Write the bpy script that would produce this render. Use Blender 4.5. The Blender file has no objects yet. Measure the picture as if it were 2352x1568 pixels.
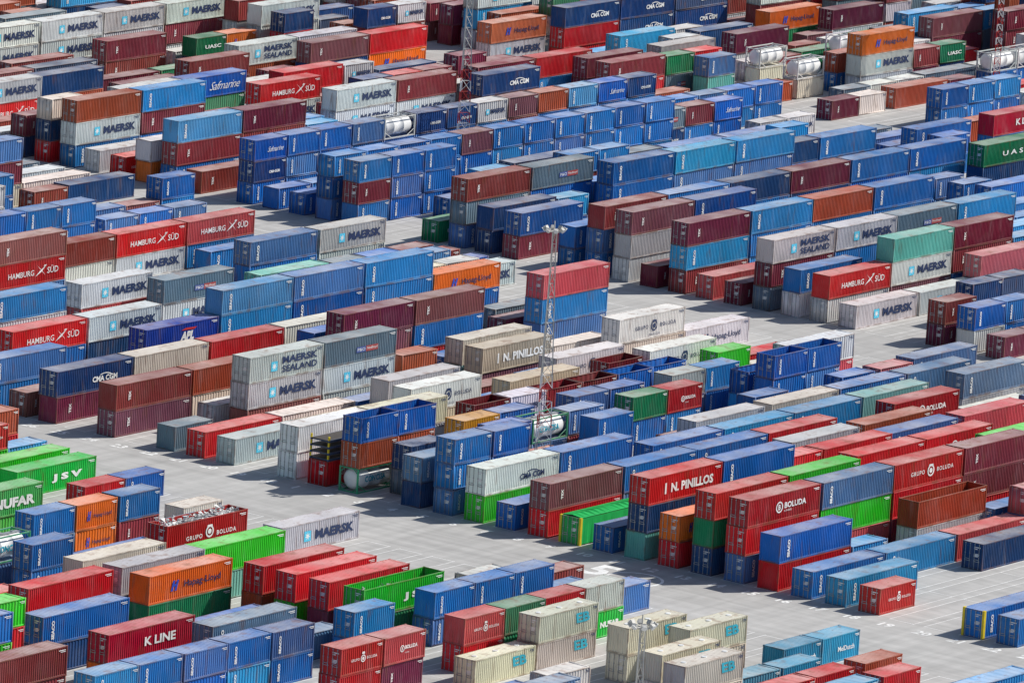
import bpy, math, random
import numpy as np
from mathutils import Matrix, Vector
from mathutils.bvhtree import BVHTree
random.seed(7)
# ------------------------------------------------------------------ camera
OX,OY=617.33,416.10
F_PX,PITCH,ALPHA,ROLL,HGT=18149.7,math.radians(11.687),math.radians(36.678),math.radians(3.526),178.25
h=np.array([math.cos(ALPHA),math.sin(ALPHA),0]);Rv=np.array([math.sin(ALPHA),-math.cos(ALPHA),0])
Fv=h*math.cos(PITCH)+np.array([0,0,-math.sin(PITCH)]);Uv=h*math.sin(PITCH)+np.array([0,0,math.cos(PITCH)])
CX=Rv*math.cos(ROLL)+Uv*math.sin(ROLL);CY=-Rv*math.sin(ROLL)+Uv*math.cos(ROLL)
CAM=np.array([-OX,-OY,HGT])
def proj(w):
    d=np.asarray(w,float)-CAM; z=d@Fv
    return np.stack([1176+F_PX*(d@CX)/z,784-F_PX*(d@CY)/z],-1)
def unproj(x,y,zz):
    D=Fv+(x-1176)/F_PX*CX+(784-y)/F_PX*CY
    return CAM+D*((zz-CAM[2])/D[2])
PITCHY=4.027
def rowy(n,x):      # far edge of row n
    return n*PITCHY+(0.25 if x>105 else 0.0)
W=2.44
LEN={'4':12.19,'2':6.06,'3':9.12}
STEP={'4':12.55,'2':6.27,'3':9.5}
HT={'4':2.78,'2':2.62,'3':2.62}
# ------------------------------------------------------------------ yard layout
ROWS=[
('A',27,"2r 4B"),('A',26,"4Cr 4?r 4??"),('A',24,"4rr 4ow 4??"),('A',21,"4R 4w"),('A',20,"4M 4w"),('A',18,"4WW 4w?"),
('A',17,"2x4 2x4"),('A',16,"2Xoq 2Xoq"),('A',14,"2nN 2nN 4?"),('A',13,"2BBB 2BBB 4??"),('A',12,"47L 4BB"),('A',11,"2B 2?"),
('A',10,"4rR 4B?"),('A',9,"4c 4?"),('A',8,"2B"),('A',7,"43NT 4B??"),('A',6,"2OR 2O?"),('A',5,"45GN 4L??"),
('A',4,"44RB 4nL4 454? 4rr?"),('A',3,"4BR"),('A',2,"4B 4b 4R"),('A',1,"4b"),('A',0,"25"),('A',-3,"4e 4B"),('A',-4,"4B 4B"),
('B',0,"4M 4M"),('B',1,"4HM 4TM? 4d??"),('B',2,"4BW 4?"),('B',3,"4Srs 4M?? 4s?? 4b??"),('B',4,"2d 2?"),('B',5,"4R 4?"),
('B',6,"4rbr 4bB? 4oB? 4BB?"),('B',7,"2d"),('B',8,"4rgM 4???"),('B',9,"4rBB 4B?? 4N?? 4r?? 4B?? 4B??"),('B',10,"2BB 2BB"),
('B',12,"4Br"),('B',13,"4NN"),('B',14,"4rsB 4s??"),('B',15,"2U"),('B',18,"2BrB 2BBB 2BBB"),
('B',19,"2BBB 2BBB 2BB? 2BB? 2rB? 2BB? 2BB? 2BB? 2BB? 2BB? 2BB?"),('B',20,"2B 2BB"),('B',21,"2B 2?"),
('B',22,"2FCB 2BBB 2BBB 2BBB 2QBB 2CB? 2CB? 2MB? 2rr? 2oB? 2bB? 2FB? 2CB?"),('B',24,"4r 4?"),('B',25,"4brB 4rr?"),
('B',26,"2gO"),('B',27,"2H"),('B',28,"4M"),('B',29,"4oMB 4br?"),('B',30,"2wNR"),('B',31,"2rN 2?"),
('B',-3,"2rr 2?"),('B',-4,"2Bg 2BB"),('B',-5,"2r 2r"),
]
KP=[
# upper area
(-50,64,"4MMg 4MMM 4MMr 4Mr?"),(245,78,"4rr"),(-50,205,"4MH"),(452,95,"2U? 2O?"),(548,105,"4S? 4M?"),(715,105,"4r? 4RO"),
(437,140,"4r?"),(95,172,"4N?"),(280,205,"4M? 4FG"),(600,190,"4HM"),(775,200,"4MM 4rM"),(1130,52,"4OM"),(1300,22,"4CRR 4CC? 4CC?"),
(1110,172,"4C?"),(1350,130,"4r?"),(1403,142,"4r? 2G?"),(1520,108,"4g?"),(1575,122,"2Rb"),(1630,130,"2BT"),
(1748,120,"2Qw"),(1835,140,"2Qw"),(1692,88,"4r?"),(1930,85,"2Q?"),(1925,118,"2oB 2oB 2BB"),(2100,122,"2r? 2U?"),(2280,118,"2QB 2QB"),
(1770,20,"4O?"),(2000,62,"4O??"),(2145,45,"4rr"),(1915,15,"4r?"),(1912,225,"2r 2w"),(1510,278,"2sC 2rB 2FB"),(1540,235,"2BB 2BB 2BB 2BB"),
(2285,255,"4K?"),(2165,205,"2BB 2BB 2BB"),(2262,330,"4UN?"),(2240,590,"4p?"),(2235,640,"2NB 2NB"),
(1412,372,"4BBB 4bB? 4b??"),(1475,395,"4BB 4bB 4NB 4B?"),(1460,438,"4b"),
# middle left
(105,570,"4r? 4HM 4HB"),(-10,565,"4rHB"),(-20,500,"2BB 2BB 2BB"),(243,503,"2B 2B 2B"),(80,450,"2r 4N"),(577,552,"4BB 4M?"),
(600,625,"4T"),(485,575,"4B"),(190,652,"4MH"),(378,640,"4sM"),(338,771,"4AB 4bbB 4BBr 4bBB 4OB"),(30,766,"4HB 4MN"),
(780,728,"4rrr 4rBR"),(1250,640,"4pbB"),(1160,740,"4r"),(575,840,"4SMr 4sM?"),(495,925,"2g"),(-20,850,"4BB"),
(945,893,"412"),(1425,738,"41w 48"),(1495,808,"41?"),(1278,835,"41?"),(1110,808,"42?"),(1172,878,"42w"),(1065,785,"4w?"),
(1090,935,"2Y? 2??"),(1245,900,"2Y? 2Y?"),(1065,975,"2y? 2B?"),(1225,966,"2qn 2B?"),(1320,918,"2BR 2B?"),(1375,960,"2BB"),(1455,922,"2GB 24B"),
(1395,890,"2XB 2XB"),(1780,805,"2XBB 2XBB"),(1650,820,"2Lg"),(1545,888,"2gB 2bB"),(1735,885,"2BB"),(1930,885,"4B? 4n?"),
(780,935,"4w"),(1800,925,"4w?"),(2055,930,"44?"),
# right
(1500,1035,"4BB 4bb 4b? 4t?"),(1580,1045,"4B? 4RR 4o?"),(1730,1078,"4R? 4R? "),(1600,985,"4g?"),(2110,1172,"4yg"),(2258,1258,"4N"),
(2100,850,"4n?"),(1935,860,"2B?"),(2040,840,"2p?"),(2215,875,"4n?"),(1960,925,"4t?"),(1988,985,"4o?"),(1818,1020,"4g?"),(2048,995,"4B?"),
(2215,965,"4p?"),(1970,1050,"4R?"),(1905,1035,"4N?"),(2130,1020,"44?"),(2285,990,"4L?"),
(1560,840,"2X?"),(1400,872,"2Y?"),(1720,865,"2X?"),(1150,960,"2B?"),(945,1022,"2N?"),
# lower left
(40,1085,"4J"),(-90,1145,"4kL"),(195,1130,"2R 2?"),(277,1135,"2Br"),(80,1185,"2B? 2OO"),(75,1235,"2BB"),(-25,1228,"2qn"),
(385,1198,"4Zb"),(650,1220,"4M"),(470,1275,"4LT"),(190,1300,"4w?"),(280,1315,"4g?"),(345,1337,"4OG"),(100,1400,"4BN"),(65,1355,"4R?"),
(605,1312,"4R?"),(680,1330,"4R?"),(757,1355,"4R?"),(838,1370,"4VG"),(1000,1375,"2BB 2BB 2BB"),(250,1447,"4KO"),(490,1440,"4nn"),
(-50,1530,"4rr"),(218,1562,"2bb 2Bb 2BB 2Bb 2BB"),(815,1412,"2bB"),(785,1490,"25R 24r"),(1068,1417,"25R 2GG 24R 2gk"),
(1092,1525,"39 399"),(1445,1440,"399"),(1585,1445,"399"),(1520,1508,"399"),(1575,1530,"399"),
(1707,1550,"2D 2D"),(1802,1508,"2D 2D"),(1785,1563,"2R 2R"),(1840,1568,"2D 2D"),(2030,1558,"2R"),(-20,1055,"4L"),
]
GROUND=[(100,995),(300,1055),(60,980),(380,1075),(500,1110),(600,1140),(700,1170),(880,1200),(1000,1240),(1100,1290),(1200,1290),(1350,1310),
(1500,1350),(1500,1380),(1600,1400),(1700,1430),(1800,1440),(1900,1470),(2000,1460),(2100,1500),(2100,1450),(2170,1350),(2150,1400),(2250,1330),(2250,1540),(2150,1530),(1950,1440),(2320,1350),
(560,535),(640,512),(300,455),(450,465),(250,425),(930,510),(900,545),(1210,640),(1450,725),(1500,730),(1430,695),(1750,760),(2000,785),
(2050,770),(2080,820),(1980,830),(1830,245),(1850,225),(500,480),(840,1100),(880,1040),(590,1075),(980,1300),(900,1270),(1500,190),(1960,290),(1392,1485),(1388,1525),(2180,1480)]
COLS={'B':(.003,.145,.45),'b':(.015,.29,.60),'N':(.008,.055,.17),'C':(.008,.055,.20),'r':(.23,.026,.042),'d':(.17,.008,.03),'R':(.64,.008,.016),
'H':(.62,.012,.014),'O':(.78,.15,.008),'o':(.41,.075,.030),'M':(.60,.62,.63),'S':(.64,.64,.62),'g':(.54,.55,.54),'s':(.13,.20,.26),'W':(.85,.84,.80),
'w':(.73,.66,.54),'G':(.008,.24,.09),'U':(.003,.20,.08),'L':(.030,.60,.015),'T':(.12,.46,.37),'t':(.20,.46,.46),'A':(.003,.05,.40),'F':(.003,.11,.50),
'K':(.58,.003,.035),'1':(.85,.84,.79),'2':(.66,.54,.39),'3':(.60,.008,.010),'4':(.54,.006,.014),'5':(.56,.022,.020),'J':(.006,.50,.05),'k':(.015,.52,.05),
'7':(.83,.81,.75),'8':(.85,.84,.80),'9':(.67,.62,.49),'p':(.60,.08,.11),'y':(.68,.31,.015),'D':(.03,.31,.52),'n':(.09,.20,.38),'Z':(.44,.008,.008),
'V':(.006,.45,.015),'X':(.004,.12,.46),'Y':(.20,.012,.018),'c':(.01,.38,.08),'q':(.03,.28,.14),'Q':(.6,.6,.6),'x':(.04,.07,.14),'e':(.003,.145,.45)}
# ------------------------------------------------------------------ placement
stacks=[]
occ={}
MAST=[]
for i,(px,py,pz) in enumerate(((1243,1022,5.2),(1060,312,5.5),(1475,1438,None),(2290,125,6.0))):
    if pz is None: MAST.append(None);continue
    w=unproj(px,py,pz);n=round((w[1]+W/2)/PITCHY);y=rowy(n,w[0])-W/2
    x=w[0]
    for _ in range(4):
        a=proj([x,y,pz])[0];b=proj([x+1,y,pz])[0];x+=(px-a)/(b-a)
    MAST.append((x,y));occ.setdefault(n,[]).append((x-1.5,x+1.5))
def free(n,x,L):
    best=0.0
    for a,b in occ.get(n,[]):
        o=min(b,x+L)-max(a,x)
        if o>0.12: best=max(best,o)
    return best
def put(n,x,sz,codes,exp):
    L=LEN[sz]
    occ.setdefault(n,[]).append((x,x+L))
    stacks.append(dict(x=x,n=n,sz=sz,L=L,codes=codes,exp=exp))
def run(n,x,s,tag):
    for tok in s.split():
        sz,codes=tok[0],list(tok[1:])
        o=free(n,x,LEN[sz])
        if o<=3.2:
            if o>0:
                x2=x+o+.2
                if free(n,x2,LEN[sz])>0.12: x2=x-o-.2
                x=x2
            if free(n,x,LEN[sz])<=0.12: put(n,x,sz,codes,True)
        x+=STEP[sz]
for k,i,s in ROWS:
    run(i if k=='A' else i+20, 0.0 if k=='A' else 111.7, s, k+str(i))
for kx,ky,s in KP:
    tok=s.split()[0]; z=len(tok[1:])*HT[tok[0]]
    w=unproj(kx,ky,z); nf=(w[1]+W-(0.25 if w[0]>105 else 0))/PITCHY
    cand=sorted(range(int(nf)-2,int(nf)+3),key=lambda n:abs(n-nf))
    for n in cand[:3]:
        x=w[0]
        for _ in range(4):
            y=rowy(n,x)-W
            px=proj([x,y,z])[0]; px2=proj([x+1,y,z])[0]
            x+=(kx-px)/(px2-px)
        if free(n,x,LEN[tok[0]])<2.5:
            run(n,x,s,"%d,%d"%(kx,ky)); break
def boxpts(s):
    pts=[]
    y=rowy(s['n'],s['x'])-W;Hh=HT[s['sz']];T=len(s['codes'])
    for u in (.06,.35,.65,.94):
        for v in (.10,.85): pts.append((s['x']+u*s['L'],y-.02,(T-1+v)*Hh))
        pts.append((s['x']+u*s['L'],y+1.0,T*Hh+.03))
    if T>1 and s['codes'][1]!='?':
        for u in (.1,.5,.9): pts.append((s['x']+u*s['L'],y-.02,(T-2+.5)*Hh))
    return pts
PTS=[]
for s in stacks: PTS+=boxpts(s)
for g in GROUND: PTS.append(unproj(g[0],g[1],0.05))
PTS=np.array(PTS)
DIR=PTS-CAM
def occludes(x0,x1,y0,y1,zt):
    lo=np.array([x0,y0,0]);hi=np.array([x1,y1,zt])
    t1=(lo-CAM)/DIR;t2=(hi-CAM)/DIR
    tn=np.minimum(t1,t2).max(1);tf=np.maximum(t1,t2).min(1)
    return bool(((tn<tf)&(tn>0)&(tn<0.9997)).any())
PAL={'top':"rrrdMMgsRoooNCbrrGMr",'blue':"BBBBbBNBbBrBsBb",'left':"rrBBMsRbBgrMtow",'low':"BbRntRwr4gBwtrbp",'z':"BBrRgwLn5bBo"}
def palette(x,n):
    p=proj([x+6,rowy(n,x),3])
    if x<-5: return PAL['z']
    if p[1]<270: return PAL['top']
    if x>105: return PAL['blue'] if p[0]>550 else PAL['left']
    if p[0]>1300: return PAL['low']
    return PAL['left']
BLK=[(-115.6,8),(0.0,8),(111.7,8),(223.4,8),(335.1,8),(446.8,8),(558.5,8)]
for bi,(bx,ns) in enumerate(BLK):
    for n in range(-45,150):
        for k in range(ns):
            if bi==1 and k==7 and n<28: continue
            x=bx+k*12.55
            c=proj([x+6,rowy(n,x)-1,2]) 
            if c[0]<-130 or c[0]>2480 or c[1]<-60 or c[1]>1680: continue
            R=random.Random(n*7919+k*31+bi*977)
            pal=palette(x,n)
            if R.random()<.05: continue
            segs=[]
            if free(n,x,12.19)<=.12: 
                segs=[('4',x)] if R.random()<.72 else [('2',x),('2',x+6.27)]
            else:
                for xx in (x,x+2,x+4,x+6.27):
                    if free(n,xx,6.06)<=.12: segs.append(('2',xx));break
            for sz,xx in segs:
                T=R.choices([1,2,3],[.2,.45,.35])[0]
                y=rowy(n,xx)
                while T>0 and occludes(xx,xx+LEN[sz],y-W,y,T*HT[sz]): T-=1
                if T>0:
                    put(n,xx,sz,[R.choice(pal) for _ in range(T)],False)
boxes=[]
for s in stacks:
    T=len(s['codes']);R=random.Random(int(s['n']*977+s['x']*13))
    pal=palette(s['x'],s['n'])
    for i,c in enumerate(s['codes']):
        t=T-1-i
        if c=='?': c=R.choice(pal)
        boxes.append(dict(x=s['x']+R.uniform(-.05,.05),y=rowy(s['n'],s['x'])-W+R.uniform(-.06,.06),z=t*HT[s['sz']],L=s['L'],H=HT[s['sz']],sz=s['sz'],c=c,st=id(s),t=t,top=(i==0)))
V=[];Fc=[]
for b in boxes:
    o=len(V);x0,x1,y0,y1,z0,z1=b['x'],b['x']+b['L'],b['y'],b['y']+W,b['z'],b['z']+b['H']
    V+=[(x0,y0,z0),(x1,y0,z0),(x1,y1,z0),(x0,y1,z0),(x0,y0,z1),(x1,y0,z1),(x1,y1,z1),(x0,y1,z1)]
    Fc+=[(o,o+1,o+5,o+4),(o+1,o+2,o+6,o+5),(o+2,o+3,o+7,o+6),(o+3,o,o+4,o+7),(o+4,o+5,o+6,o+7)]
bvh=BVHTree.FromPolygons(V,Fc)
def visfrac(b,cam,lim):
    a=0
    x,y,z,L,H_=b['x'],b['y'],b['z'],b['L'],b['H']
    smp=[((x+u*L,y-.03,z+v*H_),L*H_*.6/8) for u in (.06,.35,.65,.94) for v in (.2,.8)]
    smp+=[((x-.03,y+u*W,z+v*H_),W*H_*.8/4) for u in (.2,.8) for v in (.2,.8)]
    if b['top']: smp+=[((x+u*L,y+v*W,z+H_+.03),L*W*.2/4) for u in (.2,.8) for v in (.2,.8)]
    for p,ar in smp:
        q=proj(p)
        if not(-lim<q[0]<2352+lim and -lim<q[1]<1568+lim): continue
        d=Vector(p)-cam;r=bvh.ray_cast(cam,d.normalized(),d.length-.02)
        if r[0] is None: a+=ar*(900/d.length)**2
    return a
cam0=Vector(CAM);cams=[cam0+Vector(Rv)*25,cam0-Vector(Rv)*25]
for b in boxes:
    b['a']=visfrac(b,cam0,0)
    b['k']=b['a']>0 or visfrac(b,cam0,90)>0 or any(visfrac(b,c,90)>0 for c in cams)
maxt={}
for b in boxes:
    if b['k']: maxt[b['st']]=max(maxt.get(b['st'],-1),b['t'])
boxes=[b for b in boxes if b['t']<=maxt.get(b['st'],-1)]
SPECIAL=set('qQx')
cont=[b for b in boxes if b['c'] not in SPECIAL]
cont.sort(key=lambda b:-b['a'])
indiv=[b for b in cont[:300] if b['a']>0];rest=cont[len(indiv):]
spec=[b for b in boxes if b['c'] in SPECIAL]
# ------------------------------------------------------------------ materials
def newmat(name,col,rough=.6,metal=0,var=(.82,1.06)):
    m=bpy.data.materials.new(name);m.use_nodes=True;nt=m.node_tree;b=nt.nodes['Principled BSDF']
    N=nt.nodes.new;lk=nt.links.new
    geo=N('ShaderNodeNewGeometry');no=N('ShaderNodeTexNoise');no.inputs['Scale'].default_value=.9;no.inputs['Detail'].default_value=5
    lk(geo.outputs['Position'],no.inputs['Vector'])
    mp=N('ShaderNodeMapRange');mp.inputs[1].default_value=.3;mp.inputs[2].default_value=.7;mp.inputs[3].default_value=var[0];mp.inputs[4].default_value=var[1]
    lk(no.outputs['Fac'],mp.inputs[0])
    mx=N('ShaderNodeMix');mx.data_type='RGBA';mx.blend_type='MULTIPLY';mx.inputs[0].default_value=1;mx.inputs[6].default_value=(*col,1)
    lk(mp.outputs[0],mx.inputs[7]);lk(mx.outputs[2],b.inputs['Base Color'])
    b.inputs['Roughness'].default_value=rough;b.inputs['Metallic'].default_value=metal
    return m
def paint(name,stuff,frame=False):
    m=bpy.data.materials.new(name);m.use_nodes=True;nt=m.node_tree;b=nt.nodes['Principled BSDF']
    N=nt.nodes.new;lk=nt.links.new
    if stuff:
        a=N('ShaderNodeAttribute');a.attribute_name='col';colo=a.outputs['Color']
    else:
        a=N('ShaderNodeObjectInfo');colo=a.outputs['Color']
    geo=N('ShaderNodeNewGeometry')
    sep=N('ShaderNodeSeparateXYZ');lk(geo.outputs['Normal'],sep.inputs[0])
    roof=N('ShaderNodeMapRange');roof.inputs[1].default_value=.55;roof.inputs[2].default_value=.8;lk(sep.outputs['Z'],roof.inputs[0])
    def noise(scale,detail,vscale=None,lo=.4,hi=.6):
        n=N('ShaderNodeTexNoise');n.inputs['Scale'].default_value=scale;n.inputs['Detail'].default_value=detail
        if vscale:
            v=N('ShaderNodeVectorMath');v.operation='MULTIPLY';v.inputs[1].default_value=vscale;lk(geo.outputs['Position'],v.inputs[0]);lk(v.outputs[0],n.inputs['Vector'])
        else: lk(geo.outputs['Position'],n.inputs['Vector'])
        r=N('ShaderNodeMapRange');r.inputs[1].default_value=lo;r.inputs[2].default_value=hi;lk(n.outputs['Fac'],r.inputs[0]);return r.outputs[0]
    def mix(f,A,B,mode='MIX'):
        x=N('ShaderNodeMix');x.data_type='RGBA';x.blend_type=mode
        if isinstance(f,float): x.inputs[0].default_value=f
        else: lk(f,x.inputs[0])
        for i,s in ((6,A),(7,B)):
            if isinstance(s,tuple): x.inputs[i].default_value=s
            else: lk(s,x.inputs[i])
        return x.outputs[2]
    def mul(A,B):
        x=N('ShaderNodeMath');x.operation='MULTIPLY'
        for i,s in ((0,A),(1,B)):
            if isinstance(s,float): x.inputs[i].default_value=s
            else: lk(s,x.inputs[i])
        return x.outputs[0]
    fade=noise(.45,5,None,.45,.66)
    c=mix(mul(fade,.06),colo,(.50,.49,.47,1))
    rn=noise(.22,6,(1,1,.2),.20,.66)
    c=mix(mul(mul(roof.outputs[0],rn),.48),c,(.70,.66,.61,1))
    rp=noise(.8,10,None,.57,.67)
    c=mix(mul(mul(rp,roof.outputs[0]),.42),c,(.26,.12,.065,1))
    st=noise(1.0,8,(2.0,2.0,.35),.59,.71)
    c=mix(mul(st,.42),c,(.19,.085,.04,1))
    ch=noise(.8,6,(1.6,1.6,.3),.58,.76)
    c=mix(mul(ch,.12),c,(.62,.60,.57,1))
    if frame:
        fr=noise(.7,8,(1,1,1),.44,.58)
        c=mix(mul(fr,.48),c,(.17,.075,.035,1))
        c=mix(.18,c,(.08,.07,.065,1))
    gr=noise(.25,3,None,.3,.7)
    g2=N('ShaderNodeMapRange');g2.inputs[3].default_value=.88;g2.inputs[4].default_value=1.14;lk(gr,g2.inputs[0])
    c=mix(1.0,c,g2.outputs[0],'MULTIPLY')
    lk(c,b.inputs['Base Color']);b.inputs['Roughness'].default_value=.6
    b.inputs['Specular IOR Level'].default_value=.2
    return m
M_P=paint('container_paint',False);M_PS=paint('container_paint_far',True)
M_F=paint('container_frame_paint',False,True);M_FS=paint('container_frame_paint_far',True,True)
MATS=[M_P,newmat('white_lettering',(.85,.85,.83),var=(.7,1.05)),newmat('navy_lettering',(.012,.03,.10)),newmat('sky_blue_emblem',(.08,.54,.76)),
 newmat('red_mark',(.5,.02,.02)),newmat('galvanised_steel',(.36,.37,.38),.45,.3),newmat('tank_shell',(.84,.84,.83),.3,.0,(.8,1.03)),newmat('yellow_post',(.75,.56,.02)),
 newmat('teal_emblem',(.02,.36,.48)),newmat('timber_floor',(.08,.065,.05)),newmat('scrap_bundle',(.50,.50,.50)),newmat('green_tarpaulin',(.004,.42,.08)),
 newmat('royal_blue_mark',(.02,.06,.42)),newmat('mast_grey',(.50,.49,.46),.5,.0),newmat('faded_red_panel',(.36,.06,.06)),M_F,newmat('faded_blue_panel',(.06,.10,.30))]
PA,WH,NV,SK,RD,GV,TK,YL,TE,TI,SC,TP,RB,MG,FR_,PF,FB_=range(17)
# ------------------------------------------------------------------ mesh builder
class MB:
    def __init__(s): s.v=[];s.f=[];s.m=[]
    def face(s,pts,m):
        o=len(s.v);s.v+=[tuple(p) for p in pts];s.f.append(tuple(range(o,o+len(pts))));s.m.append(m)
    def box(s,x0,y0,z0,x1,y1,z1,m=0):
        o=len(s.v);s.v+=[(x0,y0,z0),(x1,y0,z0),(x1,y1,z0),(x0,y1,z0),(x0,y0,z1),(x1,y0,z1),(x1,y1,z1),(x0,y1,z1)]
        for q in ((0,3,2,1),(4,5,6,7),(0,1,5,4),(1,2,6,5),(2,3,7,6),(3,0,4,7)):
            s.f.append(tuple(o+i for i in q));s.m.append(m)
    def beam(s,a,b,r,m=0,k=4,r2=None):
        a=Vector(a);b=Vector(b);d=(b-a).normalized();u=d.cross(Vector((.3,.5,.8))).normalized();w=d.cross(u);o=len(s.v)
        if r2 is None:r2=r
        for p,rr in ((a,r),(b,r2)):
            for i in range(k):
                t=2*math.pi*(i+.5)/k;s.v.append(tuple(p+u*math.cos(t)*rr+w*math.sin(t)*rr))
        for i in range(k):
            j=(i+1)%k;s.f.append((o+i,o+j,o+k+j,o+k+i));s.m.append(m)
        s.f.append(tuple(o+i for i in reversed(range(k))));s.m.append(m)
        s.f.append(tuple(o+k+i for i in range(k)));s.m.append(m)
    def mesh(s,name):
        me=bpy.data.meshes.new(name);me.from_pydata(s.v,[],s.f)
        for m in MATS: me.materials.append(m)
        me.polygons.foreach_set('material_index',s.m);me.update();return me
def corr(mb,fn,a,b,z0,z1,pitch,depth,m=0,flip=False):
    n=max(1,round((b-a)/pitch));p=(b-a)/n;prof=[]
    for i in range(n):
        u=a+i*p;prof+=[(u,0),(u+p*.28,0),(u+p*.5,depth),(u+p*.78,depth)]
    prof.append((b,0))
    for (u,d),(u2,d2) in zip(prof,prof[1:]):
        q=[fn(u,d,z0),fn(u2,d2,z0),fn(u2,d2,z1),fn(u,d,z1)]
        if flip:q.reverse()
        mb.face(q,m)
def body(L,H,pitch,roof=True,doorneg=True,far=False):
    mb=MB();x0,x1=-L/2,L/2;y0,y1=-W/2,W/2
    pw=.13
    for cx in (x0,x1-pw):
        for cy in (y0,y1-pw): mb.box(cx,cy,0,cx+pw,cy+pw,H,PF)
    for cy in (y0+.012,y1-.09):
        mb.box(x0+pw,cy,.02,x1-pw,cy+.078,.17,PF);mb.box(x0+pw,cy,H-.12,x1-pw,cy+.078,H-.02,PF)
    if not far:
        for cx in (x0-.012,x1-.166):
            for cy in (y0-.012,y1-.15):
                for cz in (-.0,H-.118): mb.box(cx,cy,cz+.001,cx+.178,cy+.162,cz+.121,PF)
    for cx in (x0+.02,x1-.1):
        mb.box(cx,y0+pw,.02,cx+.08,y1-pw,.15,PF);mb.box(cx,y0+pw,H-.13,cx+.08,y1-pw,H-.02,PF)
    corr(mb,lambda u,d,z:(u,y0+.03+d,z),x0+pw,x1-pw,.17,H-.12,pitch,.06)
    corr(mb,lambda u,d,z:(u,y1-.03-d,z),x0+pw,x1-pw,.17,H-.12,pitch*(2 if far else 1),.05,flip=True)
    corr(mb,lambda u,d,z:(x1-.03-d,u,z),y0+pw,y1-pw,.15,H-.13,pitch,.05)
    if not doorneg: corr(mb,lambda u,d,z:(x0+.03+d,u,z),y0+pw,y1-pw,.15,H-.13,pitch,.05,flip=True)
    else: mb.face([(x0+.12,y0+pw,.15),(x0+.12,y0+pw,H-.13),(x0+.12,y1-pw,H-.13),(x0+.12,y1-pw,.15)],0)
    if roof:
        n=max(1,round((L-.3)/(.42 if not far else 1.2)));a,b=x0+.15,x1-.15;p=(b-a)/n
        for i in range(n):
            u=a+i*p
            for (s_,d1,e_,d2) in ((0,.0,.35,.0),(.35,0,.5,-.03),(.5,-.03,.85,-.03),(.85,-.03,1,0)):
                mb.face([(u+s_*p,y0+.09,H-.03+d1),(u+e_*p,y0+.09,H-.03+d2),(u+e_*p,y1-.09,H-.03+d2),(u+s_*p,y1-.09,H-.03+d1)],0)
        mb.box(x0+.13,y0+.13,H-.09,x0+.35,y1-.13,H-.022);mb.box(x1-.35,y0+.13,H-.09,x1-.13,y1-.13,H-.022)
    else:
        mb.box(x0+.13,y0+.1,.12,x1-.13,y1-.1,.16,TI)
    mb.face([(x0+.1,y0+.05,.03),(x0+.1,y1-.05,.03),(x1-.1,y1-.05,.03),(x1-.1,y0+.05,.03)],TI)
    return mb
def door(L,H,far=False):
    mb=MB();x=-L/2+.045
    for a,b in ((-W/2+.135,-.008),(.008,W/2-.135)):
        mb.box(x,a,.155,x+.05,b,H-.135)
        if not far:
            for i in range(4):
                z=.3+i*(H-.6)/4; mb.box(x-.02,a+.1,z,x+.01,b-.1,z+(H-.6)/4-.12)
        for q in (.28,.78):
            yy=a+(b-a)*q;mb.box(x-.075,yy-.022,.08,x-.035,yy+.022,H-.07,GV)
            if not far:
                for zz in (.1,.9,1.6,H-.2): mb.box(x-.09,yy-.06,zz,x-.03,yy+.06,zz+.07,GV)
        if not far:
            mb.box(x-.1,a+(b-a)*.28,1.05,x-.06,a+(b-a)*.78,1.1,GV)
            mb.box(x-.1,a+.2,.85,x-.06,b-.25,.9,GV)
    for i,(zz,w) in enumerate(((H-.5,.75),(H-.68,.4),(H-1.2,.6),(H-1.32,.6),(H-1.44,.5))):
        mb.face([(x-.026,-.15,zz),(x-.026,-.15,zz+.09),(x-.026,-.15-w,zz+.09),(x-.026,-.15-w,zz)],WH)
    return mb
def text2d(s,bold=0.0,shear=0.0,sp=1.0,res=2):
    cu=bpy.data.curves.new('t','FONT');cu.body=s;cu.size=1;cu.offset=bold;cu.shear=shear;cu.space_character=sp;cu.resolution_u=res
    ob=bpy.data.objects.new('t',cu);bpy.context.scene.collection.objects.link(ob)
    bpy.context.view_layer.update()
    dg=bpy.context.evaluated_depsgraph_get();me=bpy.data.meshes.new_from_object(ob.evaluated_get(dg))
    vs=np.array([v.co[:2] for v in me.vertices]);fs=[tuple(p.vertices) for p in me.polygons]
    bpy.data.objects.remove(ob);bpy.data.meshes.remove(me);bpy.data.curves.remove(cu)
    lo,hi=vs.min(0),vs.max(0);return (vs-lo)/(hi-lo),fs,(hi-lo)
TC={}
def letter(mb,L,H,y,s,x0,x1,z0,z1,m,bold=.02,shear=0,sp=1.0,vert=False):
    key=(s,bold,shear,sp)
    if key not in TC: TC[key]=text2d(s,bold,shear,sp)
    vs,fs,_=TC[key];o=len(mb.v)
    for a,b in vs:
        if vert: a,b=1-b,a
        mb.v.append((-L/2+L*(x0+(x1-x0)*a),y,H*(z0+(z1-z0)*b)))
    for f in fs: mb.f.append(tuple(o+i for i in f));mb.m.append(m)
def poly(mb,L,H,y,pts,m):
    mb.face([(-L/2+L*a,y,H*b) for a,b in pts],m)
def ring(mb,L,H,y,cx,cz,r,r2,m,a0=0,a1=360,n=18,sx=1.0):
    for i in range(n):
        t=math.radians(a0+(a1-a0)*i/n);u=math.radians(a0+(a1-a0)*(i+1)/n)
        P=lambda rr,t:(-L/2+L*cx+rr*math.cos(t)*sx,y,H*cz+rr*math.sin(t))
        mb.face([P(r2,t),P(r,t),P(r,u),P(r2,u)],m)
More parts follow.
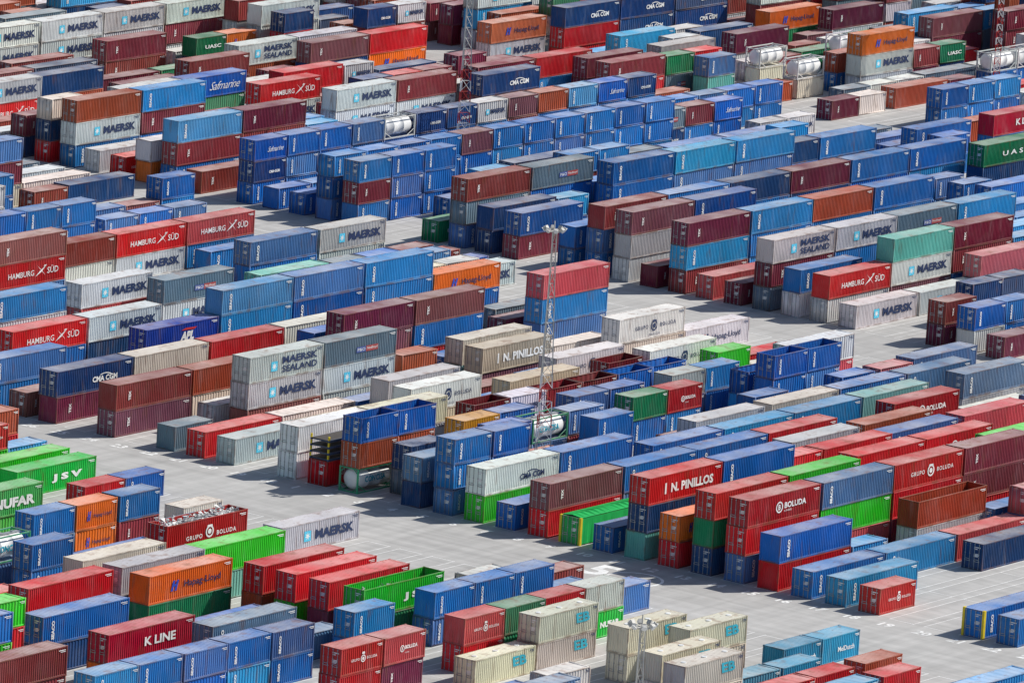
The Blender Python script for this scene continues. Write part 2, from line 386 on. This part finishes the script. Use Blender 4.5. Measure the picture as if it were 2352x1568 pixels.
def marking(light,L,H):
    mb=MB();y=-W/2-.022;k=.5 if L<7 else 1
    im=NV if light else WH
    for i,(w,hh) in enumerate(((.075,.028),(.055,.022))):
        z=.87-i*.05;wd=w*(1 if k==1 else 1.5)
        poly(mb,L,H,y,[(.975-wd,z),(.975,z),(.975,z+hh),(.975-wd,z+hh)],im)
    return mb
LIGHT='MSgWw1789'
def lettering(code,L,H):
    mb=MB();em=MB();y=-W/2-.022;k=.5 if L<7 else (.75 if L<10 else 1.0)
    def zz(a,b):
        c=(a+b)/2 ;hh=(b-a)/2*(1.0 if k==1 else (.62 if k==.5 else .8));return c-hh,c+hh
    def T(s,x0,x1,z0,z1,m,tgt=None,**kw):
        a,b=zz(z0,z1);letter(tgt or mb,L,H,y,s,x0,x1,a,b,m,**kw)
    def crest(cx,m):
        r=.5*k+.1;ring(em,L,H,y,cx,.5,r,r*.72,m);ring(em,L,H,y-.002,cx,.5,r*.45,0.02,m,n=10)
        poly(em,L,H,y-.004,[(cx-.035*1,.66),(cx+.035,.66),(cx+.028,.74),(cx-.028,.74)],m)
    if code=='M' or code=='S':
        cx=.33;s=.52*(1 if k==1 else .62);poly(em,L,H,y,[(cx-s/L,.5-s/H),(cx+s/L,.5-s/H),(cx+s/L,.5+s/H),(cx-s/L,.5+s/H)],SK)
        pts=[]
        for i in range(14):
            r=s*(.85 if i%2==0 else .30);t=math.pi/2+i*math.pi/7;pts.append((cx+r*math.cos(t)/L,.5+r*math.sin(t)/H))
        for i in range(0,14): em.face([(-L/2+L*cx,y-.004,H*.5),(-L/2+L*pts[i][0],y-.004,H*pts[i][1]),(-L/2+L*pts[(i+1)%14][0],y-.004,H*pts[(i+1)%14][1])],WH)
        if code=='M': T("MAERSK",.43,.93,.33,.68,NV,bold=.045)
        else: T("MAERSK",.44,.92,.54,.82,NV,bold=.035);T("SEALAND",.44,.92,.20,.46,NV,bold=.025)
    elif code=='H':
        T("HAMBURG",.20,.56,.37,.60,WH,bold=.006);T("SÜD",.745,.90,.37,.68,WH,bold=.006)
        poly(em,L,H,y,[(.575,.30),(.66,.47),(.735,.74),(.645,.53)],WH)
        poly(em,L,H,y-.003,[(.60,.76),(.655,.55),(.72,.30),(.672,.52)],WH)
        poly(em,L,H,y-.006,[(.69,.66),(.735,.74),(.70,.75)],WH)
    elif code in 'O8':
        m=RB if code=='O' else NV
        poly(em,L,H,y,[(.26,.32),(.285,.32),(.31,.68),(.285,.68)],RD if code=='8' else RB);poly(em,L,H,y,[(.305,.32),(.33,.32),(.355,.68),(.33,.68)],m)
        poly(em,L,H,y-.003,[(.275,.45),(.335,.51),(.34,.58),(.28,.52)],m);T("Hapag-Lloyd",.42,.86,.32,.62,NV,bold=.014)
    elif code in 'C7':
        m=WH if code=='C' else NV
        T("CMA CGM",.47,.80,.32,.54,m,bold=.035);ring(em,L,H,y,.635,.22,1.15*k,1.05*k,m,50,118,10,sx=1.5)
    elif code=='A':
        T("APL",.47,.66,.30,.66,WH,bold=.06,shear=.25);poly(em,L,H,y,[(.48,.72),(.66,.70),(.70,.78),(.54,.80)],RD)
    elif code=='F': T("Safmarine",.40,.90,.30,.68,WH,bold=-.004,shear=.5,sp=.9)
    elif code=='K': T("K LINE",.42,.78,.35,.65,WH,bold=.03)
    elif code=='U':
        if k<1: T("UASC",.30,.84,.34,.64,WH,bold=.03)
        else: T("U A S C",.34,.86,.37,.59,WH,bold=.02)
    elif code in '15Z':
        m=NV if code=='1' else WH;dz=.10 if code=='Z' else 0
        T("GRUPO",.24,.44,.42-dz,.58-dz,m,bold=.012,sp=1.2);crest(.53,m);T("BOLUDA",.62,.86,.42-dz,.58-dz,m,bold=.012,sp=1.2)
        if code=='1': T("PINILLOS",.46,.62,.12,.20,m,bold=0)
    elif code in '23':
        T("N. PINILLOS",.30,.88,.32,.66,WH,bold=.04);poly(mb,L,H,y,[(.215,.30),(.235,.30),(.235,.70),(.215,.70)],WH)
    elif code=='4':
        ring(em,L,H,y,.43,.5,.50*k+.08,.38*k+.05,WH);T("B",.415,.445,.40,.60,WH,tgt=em,bold=.03);T("BOLUDA",.50,.80,.42,.64,WH,bold=.03);T("LINES",.50,.60,.30,.37,WH,bold=0)
    elif code=='J': T("J S V",.44,.82,.32,.64,WH,bold=.06)
    elif code=='V': T("J S V",.50,.84,.28,.58,WH,bold=.06)
    elif code=='k': T("NUFAR",.40,.90,.30,.66,WH,bold=.05)
    elif code=='9': T("EB",.62,.86,.38,.84,TE,bold=.035,shear=-.1)
    elif code=='s':
        poly(em,L,H,y,[(.44,.36),(.57,.36),(.57,.58),(.44,.58)],FB_);poly(em,L,H,y,[(.572,.36),(.74,.36),(.74,.58),(.572,.58)],FR_)
        letter(mb,L,H,y-.004,"P&O",.455,.56,.41,.53,WH,bold=0);letter(mb,L,H,y-.004,"Nedlloyd",.585,.73,.41,.53,WH,bold=0)
    elif code=='D': T("MelDutch",.42,.86,.32,.62,WH,bold=.02)
    elif code in 'BbXne': 
        q=1.0 if k==1 else 1.5;letter(mb,L,H,y,"SEACO",.10*q,.135*q,.18,.82,WH,bold=.05,vert=True)
    elif code in 'rd': 
        q=1.0 if k==1 else 1.4;letter(mb,L,H,y,"TEX",.16*q,.19*q,.34,.70,WH,bold=.04,vert=True)
    return mb,em
# ------------------------------------------------------------------ object cache
coll=bpy.context.scene.collection
cache={}
def get(kind,*a):
    key=(kind,)+a
    if key in cache:return cache[key]
    if kind=='body':
        sz,opn,dn,far=a;me=body(LEN[sz],HT[sz],.29 if not far else .42,roof=not opn,doorneg=dn,far=far).mesh('container_body')
    elif kind=='door': me=door(LEN[a[0]],HT[a[0]],a[1]).mesh('container_door')
    elif kind=='mark': me=marking(a[1],LEN[a[0]],HT[a[0]]).mesh('container_marking')
    elif kind=='let':
        t,e=lettering(a[1],LEN[a[0]],HT[a[0]])
        me=(t.mesh('container_lettering') if t.v else None, e.mesh('container_emblem') if e.v else None)
    cache[key]=me;return me
def isopen(b): return b['c'] in 'XYZV' or (b['c']=='y' and b['sz']=='4')
def jit(c,R,code=''):
    k=.84+.34*R.random();g=[x*k*(.93+.14*R.random()) for x in c]
    if code in ('B','b'):
        s=R.random();g=[g[0]+.01*s,g[1]*(.72+.60*s),g[2]*(.90+.25*s)]
    if code=='r':
        s=R.random();g=[g[0]*(.80+.5*s),g[1]*(.7+1.2*s),g[2]*(.8+.7*(1-s))]
    m=sum(g)/3;d=R.random()*.06
    if R.random()<.14: d+=.08;g=[x*.88+.05 for x in g]
    return tuple(min(.88,max(0,x*(1-d)+m*d)) for x in g)
CN={'B':'blue','b':'light blue','N':'navy','C':'navy','r':'maroon','d':'dark maroon','R':'bright red','H':'red','O':'orange','o':'rust brown','M':'light grey','S':'pale grey','g':'grey',
's':'slate grey','W':'white','w':'cream','G':'dark green','U':'green','L':'lime green','T':'turquoise','t':'grey teal','A':'royal blue','F':'royal blue','K':'crimson','1':'white','2':'tan','3':'red',
'4':'red','5':'faded red','J':'bright green','k':'green','7':'white','8':'white','9':'beige','p':'faded pink','y':'mustard','D':'pale blue','n':'slate blue','Z':'red','V':'green','X':'blue','Y':'maroon','c':'green tarpaulin-covered','e':'yellow-cornered blue'}
def colour(b,R):
    c=(.45,.06,.02) if (b['c']=='y' and b['sz']=='4') else COLS[b['c']]
    return (*jit(c,R,b['c']),1)
def mkobj(name,me,loc,parent=None,col=None):
    o=bpy.data.objects.new(name,me);coll.objects.link(o)
    if parent: o.parent=parent
    o.location=loc
    if col:o.color=col
    return o
hb=MB();hb.beam((0,0,0),(0,0,.09),.26,TK,12);HATCH=hb.mesh('roof_hatch')
for b in indiv:
    R=random.Random(int(b['x']*100+b['y']*37+b['z']*11))
    dn=R.random()<.72;op=isopen(b);col=colour(b,R);sz=b['sz']
    loc=(b['x']+b['L']/2,b['y']+W/2,b['z'])
    o=mkobj('shipping_container',get('body',sz,op,dn,False),loc,None,col)
    sn={'4':'forty foot','2':'twenty foot','3':'thirty foot'}[sz]
    cn=CN[b['c']] if not(b['c']=='y' and sz=='4') else 'orange red'
    what='open-top container' if op else 'shipping container'
    pos='on the yard' if b['z']<.1 else ('atop a stack' if b['top'] else 'within a stack')
    txt=' with side lettering' if b['c'] in 'MSHO8C7AFKU152345JkVZ9sD' else ''
    o['label']="%s %s %s%s %s"%(cn,sn,what,txt,pos);o['category']='shipping container';o['group']='shipping containers stacked in the yard'
    d=mkobj('door',get('door',sz,False),(0,0,0),o,col)
    if not dn:d.rotation_euler=(0,0,math.pi)
    if b['c']!='c':
        mkobj('marking',get('mark',sz,b['c'] in LIGHT),(0,0,0),o,col)
        lm_,em_=get('let',sz,b['c'])
        if lm_: mkobj('lettering',lm_,(0,0,0),o,col)
        if em_: mkobj('emblem',em_,(0,0,0),o,col)
    if b['c']=='9' and b['top']:
        for hx in (-3.2,0,3.2): mkobj('hatch',HATCH,(hx,0,b['H']-.06),o)
    if b['c']=='e':
        L=b['L'];H_=b['H']
        for yy in (-W/2-.04,W/2-.22):
            mp=MB();mp.box(-L/2-.05,yy,.02,-L/2+.28,yy+.26,H_+.02,YL);mkobj('post',mp.mesh('post'),(0,0,0),o)
    if b['c']=='c':
        mb=MB();L=b['L'];H_=b['H'];n=40
        for i in range(n):
            u=-L/2+.2+i*(L-.4)/n;u2=u+(L-.4)/n
            a=.05*math.sin(i*1.7)+.03*math.sin(i*.6);a2=.05*math.sin((i+1)*1.7)+.03*math.sin((i+1)*.6)
            mb.face([(u,-W/2-.09+a,.15),(u2,-W/2-.09+a2,.15),(u2,-W/2-.03,H_-.05),(u,-W/2-.03,H_-.05)],TP)
        for i in range(n):
            u=-L/2+.2+i*(L-.4)/n;u2=u+(L-.4)/n;s1=.04+.09*math.sin(i*2.2);s2=.04+.09*math.sin((i+1)*2.2)
            mb.face([(u,-W/2-.03,H_+.03),(u2,-W/2-.03,H_+.03),(u2,0,H_+.14+s2),(u,0,H_+.14+s1)],TP);mb.face([(u,0,H_+.14+s1),(u2,0,H_+.14+s2),(u2,W/2+.03,H_+.03),(u,W/2+.03,H_+.03)],TP)
        mkobj('tarpaulin',mb.mesh('tarpaulin'),(0,0,0),o)
        for xx in (-L/2-.06,L/2-.24):
            for yy in (-W/2-.10,W/2-.14):
                mp=MB();mp.box(xx,yy,0.02,xx+.30,yy+.24,H_+.02,YL);mkobj('post',mp.mesh('post'),(0,0,0),o)
    if b['c'] in 'ZV':
        mb=MB();L=b['L'];H_=b['H'];RR=random.Random(3);full=b['c']=='Z'
        top=H_-.4 if full else H_-1.35
        for i in range(260 if full else 110):
            cx=RR.uniform(-L/2+.7,L/2-.7 if full else L/2-4.5);cy=RR.uniform(-.85,.85);cz=top+RR.random()*(.6 if full else .9);s=RR.uniform(.12,.42)
            pts=[Vector((RR.uniform(-s,s),RR.uniform(-s,s),RR.uniform(-s,s)*.6)) for _ in range(4)]
            for q in ((0,1,2),(0,2,3),(0,3,1),(1,3,2)): mb.face([(cx+pts[t].x,cy+pts[t].y,cz+pts[t].z) for t in q],RR.choice([SC,WH,SC,GV,WH] if full else [SC,GV,TI,GV,SC]))
        mb.box(-L/2+.3,-W/2+.2,.2,L/2-.3,W/2-.2,top-.05,SC if full else TI)
        lo=mkobj('scrap_load',mb.mesh('scrap_load'),loc,None)
        lo['label']='loose %s scrap heaped inside an open-top container'%('pale' if full else 'dull grey');lo['category']='scrap load'
def join(items,name):
    vs=[];cols=[];loops=[];ls=[];lt=[];mi=[];o=0;lo=0;datacache={}
    for me,loc,col in items:
        k=me.name
        if k not in datacache:
            v=np.empty(len(me.vertices)*3);me.vertices.foreach_get('co',v);v=v.reshape(-1,3)
            l=np.empty(len(me.loops),np.int32);me.loops.foreach_get('vertex_index',l)
            s=np.empty(len(me.polygons),np.int32);me.polygons.foreach_get('loop_start',s)
            t=np.empty(len(me.polygons),np.int32);me.polygons.foreach_get('loop_total',t)
            m=np.empty(len(me.polygons),np.int32);me.polygons.foreach_get('material_index',m)
            datacache[k]=(v,l,s,t,m)
        v,l,s,t,m=datacache[k]
        vs.append(v+np.array(loc));cols.append(np.tile(np.array(col),(len(v),1)));loops.append(l+o);ls.append(s+lo);lt.append(t);mi.append(m)
        o+=len(v);lo+=len(l)
    vs=np.concatenate(vs);cols=np.concatenate(cols);loops=np.concatenate(loops);ls=np.concatenate(ls);lt=np.concatenate(lt);mi=np.concatenate(mi)
    me=bpy.data.meshes.new(name);me.vertices.add(len(vs));me.vertices.foreach_set('co',vs.ravel())
    me.loops.add(len(loops));me.loops.foreach_set('vertex_index',loops.astype(np.int32))
    me.polygons.add(len(ls));me.polygons.foreach_set('loop_start',ls.astype(np.int32))
    try: me.polygons.foreach_set('loop_total',lt.astype(np.int32))
    except Exception: pass
    for m in [M_PS]+MATS[1:15]+[M_FS]+MATS[16:]: me.materials.append(m)
    me.polygons.foreach_set('material_index',mi.astype(np.int32))
    at=me.attributes.new('col','FLOAT_COLOR','POINT');at.data.foreach_set('color',cols.ravel().astype(np.float32))
    me.update(calc_edges=True);return me
items=[]
for b in rest:
    R=random.Random(int(b['x']*100+b['y']*37+b['z']*11));dn=R.random()<.72;col=colour(b,R);sz=b['sz']
    loc=(b['x']+b['L']/2,b['y']+W/2,b['z'])
    items.append((get('body',sz,isopen(b),dn,True),loc,col))
    if b['a']>0:
        if dn: items.append((get('door',sz,True),loc,col))
        items.append((get('mark',sz,b['c'] in LIGHT),loc,col))
        for lm_ in get('let',sz,b['c']):
            if lm_: items.append((lm_,loc,col))
if items:
    me=join(items,'container_stacks');o=mkobj('container_stacks',me,(0,0,0))
    o['kind']='stuff';o['label']='many more coloured shipping containers stacked across the yard';o['category']='shipping containers'
# ------------------------------------------------------------------ tank containers, flat racks
def tankmesh():
    L,H_=6.06,2.62;fr=MB()
    c=[(sx*(L/2-.08),sy*(W/2-.08)) for sx in (-1,1) for sy in (-1,1)]
    for x,y in c: fr.box(x-.08,y-.08,0,x+.08,y+.08,H_)
    for y in (-W/2+.08,W/2-.08):
        for z in (.1,H_-.1): fr.box(-L/2+.16,y-.06,z-.06,L/2-.16,y+.06,z+.06)
        for s in (-1,1): fr.beam((s*(L/2-.1),y,.9),(s*(L/2-1.5),y,.12),.05)
    for x in (-L/2+.08,L/2-.08):
        for z in (.1,H_-.1): fr.box(x-.05,-W/2+.16,z-.06,x+.05,W/2-.16,z+.06)
        for s in (-1,1):
            fr.beam((x,s*(W/2-.15),.55),(x,s*.55,.12),.045);fr.beam((x,s*(W/2-.15),H_-.6),(x,s*.55,H_-.12),.045)
    tk=MB();N=28;pr=[(-2.78,.0),(-2.76,.35),(-2.68,.75),(-2.5,1.02),(-2.3,1.08),(-1.0,1.08),(-.98,1.11),(-.92,1.11),(-.9,1.08),(.9,1.08),(.92,1.11),(.98,1.11),(1.0,1.08),(2.3,1.08),(2.5,1.02),(2.68,.75),(2.76,.35),(2.78,.0)]
    for i,(x,rr) in enumerate(pr):
        for k in range(N):
            t=2*math.pi*k/N;tk.v.append((x,max(rr,.001)*math.cos(t),1.33+max(rr,.001)*math.sin(t)))
    for i in range(len(pr)-1):
        for k in range(N):
            tk.f.append((i*N+k,i*N+(k+1)%N,(i+1)*N+(k+1)%N,(i+1)*N+k));tk.m.append(TK)
    wk=MB();wk.box(-2.6,-.28,2.46,2.6,.28,2.5,GV);wk.box(-.3,-.25,2.5,.3,.25,2.6,GV)
    for x in (-1.6,1.6): wk.beam((x,-.0,2.5),(x,0,2.62),.14,GV,8)
    return fr.mesh('tank_frame'),tk.mesh('tank_shell'),wk.mesh('tank_walkway')
FR,TKM,WKM=tankmesh()
for p in TKM.polygons:p.use_smooth=True
lm=MB();vs,fs,_=text2d("CONCISA",.03)
for a,b in vs:
    z=1.33-.32+b*.64;yy=-math.sqrt(max(0,1.095**2-(z-1.33)**2))-.03;lm.v.append((-1.7+a*3.4,yy,z))
for f in fs: lm.f.append(f);lm.m.append(TE)
LMM=lm.mesh('tank_lettering')
for b in spec:
    loc=(b['x']+b['L']/2,b['y']+W/2,b['z']);R=random.Random(int(b['x']*91+b['z']))
    if b['c'] in 'qQ':
        col=(*jit(COLS[b['c']],R),1)
        o=mkobj('tank_container',FR,loc,None,col);o['label']='white cylindrical tank in a %s steel frame'%('green' if b['c']=='q' else 'pale grey');o['category']='tank container';o['group']='tank containers in the yard'
        mkobj('tank',TKM,(0,0,0),o);mkobj('walkway',WKM,(0,0,0),o)
        if b['c']=='q': mkobj('lettering',LMM,(0,0,0),o)
    else:
        L=b['L']
        for k in range(4):
            mb=MB();z=0;mb.box(-L/2,-W/2,z+.02,L/2,-W/2+.15,z+.25);mb.box(-L/2,W/2-.15,z+.02,L/2,W/2,z+.25)
            for i in range(7): 
                xx=-L/2+.2+i*(L-.5)/6;mb.box(xx,-W/2+.15,z+.05,xx+.12,W/2-.15,z+.2)
            mb.box(-L/2+.1,-W/2+.15,z+.2,L/2-.1,W/2-.15,z+.24,TI)
            for sx in (-L/2,L/2-.16):
                for sy in (-W/2-.004,W/2-.156): mb.box(sx-.004,sy,z+.25,sx+.16,sy+.16,z+.645,YL)
            o=mkobj('flat_rack',mb.mesh('flat_rack'),(loc[0],loc[1],loc[2]+k*.65),None,(*COLS['x'],1));o['label']='dark steel flat rack with yellow corner posts, nested in a pile';o['category']='flat rack';o['group']='piled flat racks'
# ------------------------------------------------------------------ ground
gm=bpy.data.materials.new('concrete');gm.use_nodes=True;nt=gm.node_tree;bs=nt.nodes['Principled BSDF'];N=nt.nodes.new;lk=nt.links.new
geo=N('ShaderNodeNewGeometry')
def nz(sc,det,lo,hi,a,b,vm=None):
    n=N('ShaderNodeTexNoise');n.inputs['Scale'].default_value=sc;n.inputs['Detail'].default_value=det
    if vm:
        v=N('ShaderNodeVectorMath');v.operation='MULTIPLY';v.inputs[1].default_value=vm;lk(geo.outputs['Position'],v.inputs[0]);lk(v.outputs[0],n.inputs['Vector'])
    else: lk(geo.outputs['Position'],n.inputs['Vector'])
    r=N('ShaderNodeMapRange');r.inputs[1].default_value=lo;r.inputs[2].default_value=hi;r.inputs[3].default_value=a;r.inputs[4].default_value=b;lk(n.outputs['Fac'],r.inputs[0]);return r.outputs[0]
def mu(a,b):
    x=N('ShaderNodeMath');x.operation='MULTIPLY';lk(a,x.inputs[0]);lk(b,x.inputs[1]);return x.outputs[0]
v=mu(mu(nz(.05,5,.3,.7,.88,1.06),nz(.6,6,.3,.7,.93,1.05)),mu(nz(1,4,.35,.7,1.03,.84,(.9,.04,1)),nz(1,4,.35,.7,1.03,.88,(.04,.9,1))))
br=N('ShaderNodeTexBrick');br.offset=0;br.inputs['Scale'].default_value=1;br.inputs['Brick Width'].default_value=7;br.inputs['Row Height'].default_value=7;br.inputs['Mortar Size'].default_value=.025
br.inputs['Color1'].default_value=(1,1,1,1);br.inputs['Color2'].default_value=(.96,.96,.96,1);br.inputs['Mortar'].default_value=(.86,.86,.86,1);lk(geo.outputs['Position'],br.inputs['Vector'])
mx=N('ShaderNodeMix');mx.data_type='RGBA';mx.blend_type='MULTIPLY';mx.inputs[0].default_value=1;lk(br.outputs['Color'],mx.inputs[6]);lk(v,mx.inputs[7])
mx2=N('ShaderNodeMix');mx2.data_type='RGBA';mx2.blend_type='MULTIPLY';mx2.inputs[0].default_value=1;mx2.inputs[6].default_value=(.455,.445,.43,1);lk(mx.outputs[2],mx2.inputs[7])
lk(mx2.outputs[2],bs.inputs['Base Color']);bs.inputs['Roughness'].default_value=.85
me=bpy.data.meshes.new('ground');me.from_pydata([(-6000,-6000,0),(6000,-6000,0),(6000,6000,0),(-6000,6000,0)],[],[(0,1,2,3)]);me.materials.append(gm)
o=mkobj('ground',me,(0,0,0));o['kind']='structure'
mk=MB()
def strip(x0,y0,x1,y1): mk.face([(x0,y0,.006),(x1,y0,.006),(x1,y1,.006),(x0,y1,.006)],WH)
for bx,ns in BLK[:5]:
    for n in range(-20,60):
        yf=rowy(n,bx+1)+.12;yn=yf-W-.24
        strip(bx-.3,yf,bx+ns*12.55,yf+.09);strip(bx-.3,yn-.09,bx+ns*12.55,yn)
        for k in range(ns+1):
            xx=bx-.2+k*12.55;strip(xx,yn+.001,xx+.1,yf-.001)
def gtext(s,x,y,size):
    vs,fs,d=text2d(s,.03);o=len(mk.v)
    for a,b in vs: mk.v.append((x+b*size,y-a*size*d[0]/d[1],.010))
    for f in fs: mk.f.append(tuple(o+i for i in f));mk.m.append(WH)
for n in range(-6,30): gtext(str(18-n) if n<18 else str(n),-3.2,rowy(n,0)-.3,1.4)
w=unproj(1370,1312,0);gtext("5",w[0]-1.5,w[1]+1.5,4.5)
w=unproj(1455,1330,0)
for i in range(40):
    t=2*math.pi*i/40;u=2*math.pi*(i+1)/40
    mk.face([(w[0]+3*math.cos(t),w[1]+3*math.sin(t),.006),(w[0]+3*math.cos(u),w[1]+3*math.sin(u),.006),(w[0]+2.7*math.cos(u),w[1]+2.7*math.sin(u),.006),(w[0]+2.7*math.cos(t),w[1]+2.7*math.sin(t),.006)],WH)
o=mkobj('road_marking',mk.mesh('road_marking'),(0,0,0));o['kind']='structure'
# ------------------------------------------------------------------ light masts
def mast(x,y,Ht,w0=1.15,w1=.28,band=(.18,.42),seg=1.3,pr=.85):
    mb=MB();nseg=int(Ht/seg)
    cs=[(math.cos(a),math.sin(a)) for a in (math.radians(-60),math.radians(60),math.radians(180))]
    def wd(z): return w0+(w1-w0)*min(1,z/(Ht*.9))
    for i in range(nseg):
        z0=i*Ht/nseg;z1=(i+1)*Ht/nseg
        m=MG
        if band[0]<z0/Ht<band[1]: m=RD if i%2 else WH
        for c in range(3):
            a,b=cs[c],cs[(c+1)%3]
            mb.beam((a[0]*wd(z0),a[1]*wd(z0),z0),(a[0]*wd(z1),a[1]*wd(z1),z1),.065,m)
            mb.beam((a[0]*wd(z0),a[1]*wd(z0),z0),(b[0]*wd(z1),b[1]*wd(z1),z1),.028,m)
            mb.beam((a[0]*wd(z1),a[1]*wd(z1),z1),(b[0]*wd(z1),b[1]*wd(z1),z1),.026,m)
    o=mkobj('light_mast',mb.mesh('light_mast'),(x,y,0));o['label']='tall lattice floodlight mast with red and white bands';o['category']='light mast';o['group']='floodlight masts'
    pf=MB()
    for i in range(16):
        t=2*math.pi*i/16;u=2*math.pi*(i+1)/16
        pf.beam((pr*math.cos(t),pr*math.sin(t),Ht),(pr*math.cos(u),pr*math.sin(u),Ht),.05,MG)
        if i%2==0: pf.beam((0,0,Ht),(pr*math.cos(t),pr*math.sin(t),Ht),.04,MG)
    pf.beam((0,0,Ht-.5),(0,0,Ht+1.0),.06,MG,6)
    mkobj('platform',pf.mesh('mast_platform'),(0,0,0),o)
    lp=MB();lp.box(-.2,-.12,-.18,.2,.12,.18,MG);lp.beam((0,-.12,0),(0,-.2,0),.22,WH,10,.26)
    LP=lp.mesh('floodlight')
    for i in range(8):
        t=2*math.pi*i/8
        l=mkobj('floodlight',LP,((pr+.15)*math.cos(t),(pr+.15)*math.sin(t),Ht+.2),o);l.rotation_euler=(math.radians(35),0,t+math.pi/2)
    return o
def hfor(x,y,ytop):
    lo,hi=1,80
    for _ in range(40):
        m=(lo+hi)/2
        if proj([x,y,m])[1]>ytop: lo=m
        else: hi=m
    return lo
H1=hfor(MAST[0][0],MAST[0][1],530);mast(*MAST[0],H1)
mast(*MAST[1],H1+2)
w=unproj(1475,1438,H1);mast(w[0],w[1],H1)
mast(*MAST[3],H1,.55,.3,(.05,.6),.9)
# ------------------------------------------------------------------ light, sky, camera
sc=bpy.context.scene
EL,AZ=math.radians(45),math.radians(-35)
sd=Vector((math.cos(EL)*math.cos(AZ),math.cos(EL)*math.sin(AZ),math.sin(EL)))
wd=bpy.data.worlds.new("World");sc.world=wd;wd.use_nodes=True;nt=wd.node_tree
sk=nt.nodes.new('ShaderNodeTexSky');sk.sky_type='NISHITA';sk.sun_disc=False;sk.sun_elevation=EL
sk.sun_rotation=math.atan2(sd.x,sd.y)
nt.links.new(sk.outputs[0],nt.nodes['Background'].inputs[0]);nt.nodes['Background'].inputs[1].default_value=.095
sl=bpy.data.lights.new('sun','SUN');sl.energy=5.0;sl.angle=math.radians(.53);sl.color=(1,.965,.90)
so=bpy.data.objects.new('sun',sl);coll.objects.link(so);so.rotation_euler=sd.to_track_quat('Z','Y').to_euler();so.location=(0,0,300)
cd=bpy.data.cameras.new('camera');cd.lens=36*F_PX/2352;cd.sensor_width=36;cd.clip_start=10;cd.clip_end=12000
co=bpy.data.objects.new('camera',cd);coll.objects.link(co)
M=Matrix.Identity(4)
for i in range(3): M[i][0]=CX[i];M[i][1]=CY[i];M[i][2]=-Fv[i];M[i][3]=CAM[i]
co.matrix_world=M
sc.camera=co
sc.view_settings.view_transform='Standard';sc.view_settings.look='None';sc.view_settings.exposure=0
